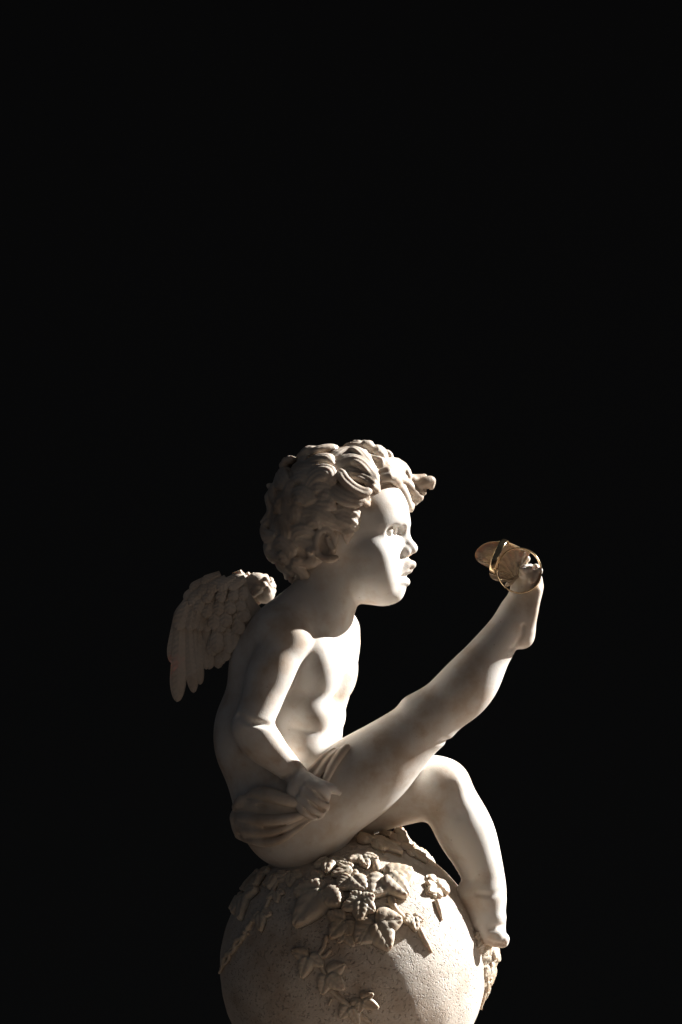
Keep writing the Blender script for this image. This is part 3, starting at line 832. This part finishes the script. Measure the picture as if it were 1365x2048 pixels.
# leaves: left, in the dark
leaf(497, 1748, 40, 235, 3); leaf(494, 1792, 52, 252, 3, 1, tip=1.15); leaf(520, 1752, 46, 262, 3, 2, wide=1.2)
leaf(556, 1752, 38, 250, 3, 3); leaf(555, 1784, 26, 265, 3, 4); leaf(524, 1826, 34, 268, 3, 5, tip=1.1); leaf(478, 1792, 34, 200, 3, 6)
leaf(586, 1748, 34, 250, 3, 7)
# middle
leaf(648, 1782, 64, 238, 3, 8, wide=1.3, tip=1.25); leaf(644, 1760, 40, 190, 3, 9); leaf(706, 1742, 38, 205, 3, 10, lift=3)
leaf(704, 1758, 46, 262, 2, 11, wide=1.35, lift=5); leaf(668, 1800, 22, 10, 3, 12, lift=2)
leaf(722, 1806, 42, 262, 5, 13, lift=7, wide=1.15, spread=55); leaf(692, 1842, 40, 225, 3, 14, wide=1.3, lift=2); leaf(690, 1866, 28, 300, 3, 15)
leaf(750, 1846, 60, 300, 3, 16, lift=3, wide=1.35, spread=70); leaf(742, 1850, 40, 250, 1, 17, wide=1.3, lift=1)
# lit
leaf(768, 1756, 62, 314, 3, 18, wide=1.3, lift=4, spread=66); leaf(824, 1834, 28, 285, 3, 19, wide=1.2, lift=3)
leaf(866, 1770, 28, 80, 1, 20, wide=1.7, lift=3); leaf(874, 1762, 38, 305, 1, 21, wide=1.2, lift=3); leaf(868, 1780, 24, 235, 3, 22, wide=1.3, lift=3, spread=80)
# under the thigh
leaf(742, 1690, 42, 60, 3, 23, lift=3, wide=1.2); leaf(765, 1692, 40, 330, 3, 24, lift=3, wide=1.2); leaf(796, 1690, 34, 320, 3, 25, lift=3, wide=1.2)
leaf(826, 1706, 34, 318, 3, 26, lift=2, wide=1.2); leaf(770, 1668, 38, 20, 3, 27, lift=6); leaf(724, 1716, 38, 280, 3, 28, lift=3); leaf(660, 1722, 40, 270, 3, 29, lift=2)
# lower middle
leaf(620, 1912, 38, 245, 3, 30, spread=78, wide=1.1, lift=3, thick=11); leaf(656, 1948, 44, 318, 3, 31, spread=72, wide=1.1, lift=3, thick=11)
leaf(722, 1998, 33, 330, 3, 32, lift=3, thick=10); leaf(700, 2010, 35, 300, 3, 33, spread=75, lift=3, thick=10)
def free_leaf(x, y, d, size, ang, nrm, lobes=3, seed=0, thick=7.0, wide=1.2, spread=60):
    """leaf that stands off the globe, facing nrm"""
    r_ = np.random.RandomState(seed + 100)
    n0 = np.asarray(nrm, float); n0 /= np.linalg.norm(n0); c0 = P(x, y, d)
    V, F, base = [], [], 0
    for da in {1: [0], 2: [-35, 35], 3: [-spread, 0, spread]}[lobes]:
        L = size * (1 if da == 0 else .82) * r_.uniform(.9, 1.08)
        bv, bf = blade(17, 11, L, size * .42 * wide * r_.uniform(.9, 1.1), thick, veins=r_.randint(3, 6), cup=r_.uniform(-.1, .3), bend=r_.uniform(-.12, .12), rise=r_.uniform(-.4, .2) * thick)
        e1, e2 = frame(n0, ang + da + r_.uniform(-8, 8))
        curl = -((bv[:, :1] / size) ** 2) * size * .22
        V.append(c0 + e1 * bv[:, :1] + e2 * bv[:, 1:2] + n0 * (bv[:, 2:] + curl)); F.append(bf + base); base += len(bv)
    return link_mesh('ivy_leaf', W(np.concatenate(V)), np.concatenate(F), M_leaf, globe)
# right, under the toes and round the edge
for i, (x, y, d, s_, a_, n_) in enumerate([
        (958, 1868, 78, 20, 280, (.8, .2, .6)), (962, 1884, 74, 28, 275, (.9, .1, .5)), (974, 1888, 52, 34, 285, (.75, .1, .7)), (986, 1894, 34, 30, 290, (.8, .3, .5)),
        (976, 1908, 50, 30, 262, (.7, 0, .7)), (990, 1910, 20, 30, 275, (.8, .1, .5)), (978, 1934, 40, 34, 268, (.85, -.1, .5)), (984, 1940, 10, 34, 262, (.9, 0, .4)),
        (976, 1960, 24, 30, 265, (.9, -.1, .4)), (974, 1980, 8, 26, 262, (.9, -.2, .3))]):
    free_leaf(x, y, d, s_, a_, n_, 3, i)
# over the far shoulder of the globe
for i, (x, y, d, s_, a_, n_) in enumerate([
        (792, 1668, 40, 34, 330, (.3, .6, .7)), (806, 1664, -30, 30, 310, (.8, .55, -.1)), (816, 1682, -30, 30, 300, (.8, .6, 0)), (830, 1694, -34, 30, 320, (.7, .7, 0)), (846, 1704, -34, 28, 315, (.7, .7, .1)), (858, 1716, -30, 26, 310, (.75, .65, .1))]):
    free_leaf(x, y, d, s_, a_, n_, 3, 30 + i, thick=8)

# ------------------------------------------------------------------ wings
def Z3(x, y): return (320 + .19048 * x, 1120 + .19048 * y)
def feather_mesh(root, tip, wid, nrm, thick=4.0, bow=6.0, seed=0, barbs=9):
    """one feather: rounded tip, raised shaft, slanting barb furrows"""
    r_ = np.random.RandomState(seed)
    ax = tip - root; L = np.linalg.norm(ax); ax = ax / L
    nrm = nrm - ax * (nrm @ ax); nrm /= np.linalg.norm(nrm); sd = np.cross(nrm, ax)
    nl, nw = (64 if L > 90 else 32), 13
    T, U = np.meshgrid(np.linspace(0, 1, nl), np.linspace(-1, 1, nw), indexing='ij')
    w = wid * .5 * np.minimum(.62 + .5 * T, 1) * np.sqrt(np.clip(1 - np.clip((T - .6) / .4, 0, 1) ** 2.2, 0.003, 1))
    bend = r_.uniform(-.05, .05) * L
    h = bow * np.sin(math.pi * T) * .5 + thick * (1 - np.abs(U) ** 3) + thick * .45 * np.exp(-(U / .14) ** 2) * (1 - .7 * T)
    ph = (T * L / wid * barbs * .32 - np.abs(U) * .9) * 2 * math.pi
    h += thick * .20 * np.cos(ph) * np.clip(np.abs(U) * 4, 0, 1) * np.clip((1 - np.abs(U)) * 5, 0, 1)
    top = root + ax * (T * L)[..., None] + sd * (U * w + bend * T * T)[..., None] + nrm * h[..., None]
    bot = root + ax * (T * L)[..., None] + sd * (U * w + bend * T * T)[..., None] + nrm * (h * 0 + bow * np.sin(math.pi * T) * .5 - thick)[..., None]
    top = top.reshape(-1, 3); bot = bot.reshape(-1, 3); n = len(top)
    i = np.arange(nl - 1)[:, None] * nw; j = np.arange(nw - 1)[None, :]
    f = np.stack([i + j, i + j + 1, i + nw + j + 1, i + nw + j], -1).reshape(-1, 4)
    rim = np.concatenate([np.arange(nw), np.arange(1, nl) * nw + nw - 1, (nl - 1) * nw + np.arange(nw - 2, -1, -1), np.arange(nl - 2, 0, -1) * nw])
    r2 = np.roll(rim, -1)
    return np.concatenate([top, bot]), np.concatenate([f, f[:, ::-1] + n, np.stack([rim, r2, r2 + n, rim + n], -1)])

# feathers of a wing: root, tip (zoom rows), width, height over the wing plane
FEATHERS = [
    # outer flight feathers
    ((190, 560), (125, 1080), 110, 0), ((218, 640), (188, 1490), 152, 7), ((300, 660), (352, 1395), 120, 1),
    ((360, 660), (395, 1310), 110, -2), ((410, 680), (420, 1200), 110, -4), ((460, 680), (470, 1150), 120, -6), ((520, 680), (540, 1150), 120, -7), ((590, 700), (600, 1140), 120, -8),
    # second row
    ((300, 430), (200, 735), 150, 15), ((370, 430), (300, 740), 130, 12), ((430, 440), (360, 725), 120, 11), ((480, 470), (420, 750), 110, 9), ((520, 500), (480, 760), 110, 8),
    ((610, 700), (600, 975), 135, 12), ((700, 700), (720, 985), 115, 10), ((790, 690), (785, 940), 110, 11), ((700, 860), (690, 1065), 100, 6), ((860, 680), (850, 900), 100, 8),
    ((560, 780), (560, 1010), 110, 4), ((640, 900), (640, 1100), 100, 2),
    # coverts
    ((580, 520), (575, 735), 115, 17), ((690, 500), (700, 708), 130, 19), ((800, 560), (845, 785), 125, 17), ((870, 470), (885, 655), 135, 21), ((640, 560), (640, 760), 110, 14),
    ((540, 420), (480, 610), 110, 17), ((640, 400), (610, 580), 110, 20), ((740, 390), (740, 570), 115, 22), ((840, 380), (850, 540), 115, 23), ((460, 380), (390, 560), 110, 17),
    ((560, 320), (470, 450), 100, 21), ((680, 300), (620, 440), 100, 23), ((790, 290), (770, 430), 105, 25), ((880, 280), (880, 420), 105, 25),
    # leading edge
    ((900, 190), (720, 300), 110, 24), ((800, 180), (600, 310), 110, 23), ((700, 190), (490, 330), 110, 20), ((600, 220), (400, 380), 110, 18), ((500, 260), (310, 480), 110, 16),
    ((640, 150), (440, 250), 110, 14), ((520, 190), (320, 330), 110, 10), ((440, 260), (260, 430), 110, 9), ((340, 360), (180, 640), 110, 9),
]
def wing(name, place, nrm_of, label=None, seed=0, skip=()):
    root = bpy.data.objects.new(name, None); col.objects.link(root); root.parent = statue
    if label: root['label'] = label
    # arm of the wing under the feathers
    pts = [(830 if seed < 50 else 640, 350), (700 if seed < 50 else 600, 330), (480, 400), (300, 560), (240, 800)]
    c = np.array([place(*p, -10) for p in pts])
    fl = Field(c.min(0) - 70, c.max(0) + 70, 3.0)
    fl.tube(c, [17, 22, 20, 17, 10], 6, sub=4)
    c2 = np.array([place(*p, -12) for p in [(820 if seed < 50 else 600, 420), (740 if seed < 50 else 600, 620), (680 if seed < 50 else 600, 820)]]); fl.tube(c2, [24, 22, 12], 14, sub=4)
    c3 = np.array([place(*p, -14) for p in [(560, 420), (520, 700), (500, 900)]]); fl.tube(c3, [22, 18, 9], 14, sub=4)
    if seed < 50:
        c4 = np.array([place(*p, -12) for p in [(800, 420), (900, 520), (980, 640)]]); fl.tube(c4, [22, 26, 28], 14, sub=3)
    solid('wing_arm', fl, M_wing, root, 2)
    for i, (a, b_, w, h) in enumerate(FEATHERS):
        r, t = place(*a, h - 4), place(*b_, h)
        v, f = feather_mesh(r, t, w * .19048 * (1.22 if i < 8 else 1.2), nrm_of((r + t) / 2), thick=3.2 if w < 125 else 3.8, bow=5, seed=i + seed)
        wv = W(v)
        x, y, z = wv[f[:, 0]], wv[f[:, 1]], wv[f[:, 2]]
        cc = wv.mean(0)
        if np.einsum('ij,ij->i', x - cc, np.cross(y - cc, z - cc)).sum() < 0: f = f[:, ::-1]
        link_mesh('feather', wv, f, M_wing, root)
    return root
# near wing: its face bows towards the lens, root against the shoulder blade
def near_place(zx, zy, h):
    x, y = Z3(zx, zy)
    d = 44 - ((x - 455) / 110.0) ** 2 * 26 - max(0, (y - 1290)) * .12
    return P(x, y, d + h)
wing('wing', near_place, lambda p: np.array([-.15, .12, 1.0]), seed=1)
# far wing: swept back behind the near one, only its shoulder and a few tips show past it
def far_place(zx, zy, h):
    a, y = Z3(zx, zy)
    return P(548 - (560 - a) * .52, 1147 + (y - 1150) * .68, -108 - (505 - a) * .45 - h)
far_w = wing('wing', far_place, lambda p: np.array([.45, .1, -1.0]), seed=90)
fs = Field(P(480, 1230, -180) - 8, P(565, 1130, -80) + 8, 1.6)
fs.ell(P(516, 1170, -124), (27, 25, 24), 4, 0, -20)
fs.ell(P(530, 1186, -122), (21, 22, 22), 6)
for i in range(46):
    a_ = rs.uniform(0, 6.28); e_ = rs.uniform(-.6, 1.0)
    n_ = np.array([math.cos(a_) * math.cos(e_), math.sin(e_), math.sin(a_) * math.cos(e_)])
    c_ = P(520, 1176, -124) + n_ * np.array([27, 26, 23])
    fs.tube([c_, c_ + np.array([-9, -9, 3]) * rs.uniform(.6, 1.2)], [7.5, 4], 1.0)
solid('wing_shoulder', fs, M_wing, far_w, 1)

# ------------------------------------------------------------------ butterfly on the toes
fly = bpy.data.objects.new('butterfly', None); col.objects.link(fly); fly.parent = statue
fly['label'] = 'amber toned butterfly resting on the raised toes'
def fan(name, base, rim, d_of, thick=5.0, ribs=7, nr=16, ns=48, seed=0):
    """wing as a ribbed shell between its base point and a smooth outline"""
    pr, _ = spline(np.array([(x, y, 0.) for x, y in rim]), np.ones(len(rim)), 10)
    t = np.linspace(0, 1, len(pr)); s_ = np.linspace(0, 1, ns)
    ex, ey = np.interp(s_, t, pr[:, 0]), np.interp(s_, t, pr[:, 1])
    r = np.linspace(.04, 1, nr)
    R_, SS = np.meshgrid(r, s_, indexing='ij')
    x = base[0] + (ex[None] - base[0]) * R_; y = base[1] + (ey[None] - base[1]) * R_
    rip = np.cos(SS * ribs * 2 * math.pi + .6 * np.sin(R_ * 5 + seed)) * 2.2 * R_ * np.clip((1 - R_) * 6, .25, 1) + .5 * np.cos(SS * ribs * 6 * math.pi) * R_
    wave = 2.2 * np.sin(R_ * 7 + SS * 4 + seed) + 1.3 * np.sin(R_ * 13 + SS * 23 + seed) + 1.0 * np.sin(R_ * 21 - SS * 31)
    edge = np.clip(np.minimum(np.minimum(SS, 1 - SS) * 14, (1 - R_) * 8), 0, 1) ** .5
    d0 = d_of(x, y)
    def lay(sgn): 
        d = d0 + wave * .6 + sgn * (thick * .5 * (.25 + .75 * edge)) + rip * (1 if sgn > 0 else .4)
        sc = (DP - d) / DP
        return np.stack([(x - CX) * sc, (CY - y) * sc, d], -1).reshape(-1, 3)
    top, bot = lay(1), lay(-1); n = len(top)
    i = np.arange(nr - 1)[:, None] * ns; j = np.arange(ns - 1)[None, :]
    f = np.stack([i + j, i + j + 1, i + ns + j + 1, i + ns + j], -1).reshape(-1, 4)
    rm = np.concatenate([np.arange(ns), np.arange(1, nr) * ns + ns - 1, (nr - 1) * ns + np.arange(ns - 2, -1, -1), np.arange(nr - 2, 0, -1) * ns])
    r2 = np.roll(rm, -1)
    F = np.concatenate([f, f[:, ::-1] + n, np.stack([rm, r2, r2 + n, rm + n], -1)])
    wv = W(np.concatenate([top, bot])); c = wv.mean(0)
    a, b_, e = wv[F[:, 0]] - c, wv[F[:, 1]] - c, wv[F[:, 2]] - c
    if np.einsum('ij,ij->i', a, np.cross(b_, e)).sum() < 0: F = F[:, ::-1]
    return link_mesh(name, wv, F, M_fly, fly)
FB = (1032, 1156)
fan('fore_wing', FB, [(1062, 1104), (1052, 1101), (1038, 1098), (1012, 1085), (986, 1083), (964, 1090), (951, 1106), (955, 1122), (976, 1135), (1000, 1148)], lambda x, y: 88 + (1032 - x) * .10 + (1156 - y) * .05, 6, 8)
fan('hind_wing', (1030, 1158), [(1000, 1130), (984, 1136), (979, 1148), (985, 1158), (998, 1163), (1014, 1164), (1024, 1162)], lambda x, y: 82 + (1032 - x) * .04 + 0 * y, 6, 4, seed=2)
fan('fore_wing', (1034, 1154), [(1060, 1106), (1040, 1094), (1008, 1082), (985, 1087), (970, 1104), (976, 1124), (1000, 1140)], lambda x, y: 62 - (1032 - x) * .22 + 0 * y, 5, 8, seed=4)
fan('hind_wing', (1030, 1158), [(1004, 1132), (990, 1140), (986, 1152), (996, 1162), (1016, 1164)], lambda x, y: 64 - (1032 - x) * .2 + 0 * y, 5, 4, seed=6)
bf = Field(P(1000, 1190, 40) - 10, P(1085, 1095, 120) + 10, 1.2)
bf.tube([P(1052, 1122, 80), P(1046, 1138, 78), P(1034, 1156, 76), P(1014, 1170, 74)], [5, 8, 8.5, 4], 3, sub=5)
bf.ell(P(1054, 1118, 80), (7, 7, 7), 2)
for i, u in enumerate(np.linspace(0, 1, 6)): bf.ell(P(1040 - 22 * u, 1148 + 18 * u, 77), (7.5 - 3 * u, 7.5 - 3 * u, 8 - 3 * u), 1.2)
solid('insect_body', bf, M_fly, fly, 1)

# ------------------------------------------------------------------ two gold rings hung on the butterfly
def ring(name, centre, axis, radius, wid, thick, label):
    """plain band, slightly domed outside and in; axis = the direction you would push a finger"""
    axis = np.asarray(axis, float); axis /= np.linalg.norm(axis)
    n, m = 128, 16
    q = np.linspace(0, 2 * math.pi, m, endpoint=False)
    prof = np.stack([np.sign(np.cos(q)) * np.abs(np.cos(q)) ** .7 * thick / 2, np.sign(np.sin(q)) * np.abs(np.sin(q)) ** .55 * wid / 2], -1)
    a = np.linspace(0, 2 * math.pi, n, endpoint=False)
    rr = radius + prof[:, 0]
    v = np.stack([rr[None] * np.cos(a)[:, None], rr[None] * np.sin(a)[:, None], prof[:, 1][None] + 0 * a[:, None]], -1).reshape(-1, 3) * S
    i = np.arange(n)[:, None]; j = np.arange(m)[None, :]
    f = np.stack([i * m + j, ((i + 1) % n) * m + j, ((i + 1) % n) * m + (j + 1) % m, i * m + (j + 1) % m], -1).reshape(-1, 4)
    o = link_mesh(name, v, f, M_gold, None)
    o.location = W(centre)
    wa = Vector((axis[0], -axis[2], axis[1]))
    o.rotation_euler = wa.to_track_quat('Z', 'Y').to_euler()
    return tag(o, label, 'ring')
ring('gold_ring', P(1039, 1141, 108), (0.22, 0.12, 1.0), 44.5, 8, 3.0, 'slim gold wedding band hanging flat against the raised foot')
ring('gold_ring', P(999, 1114, 92), (-0.92, 0.36, -0.22), 35, 13, 3.6, 'wider gold wedding band slipped over the butterfly wing')
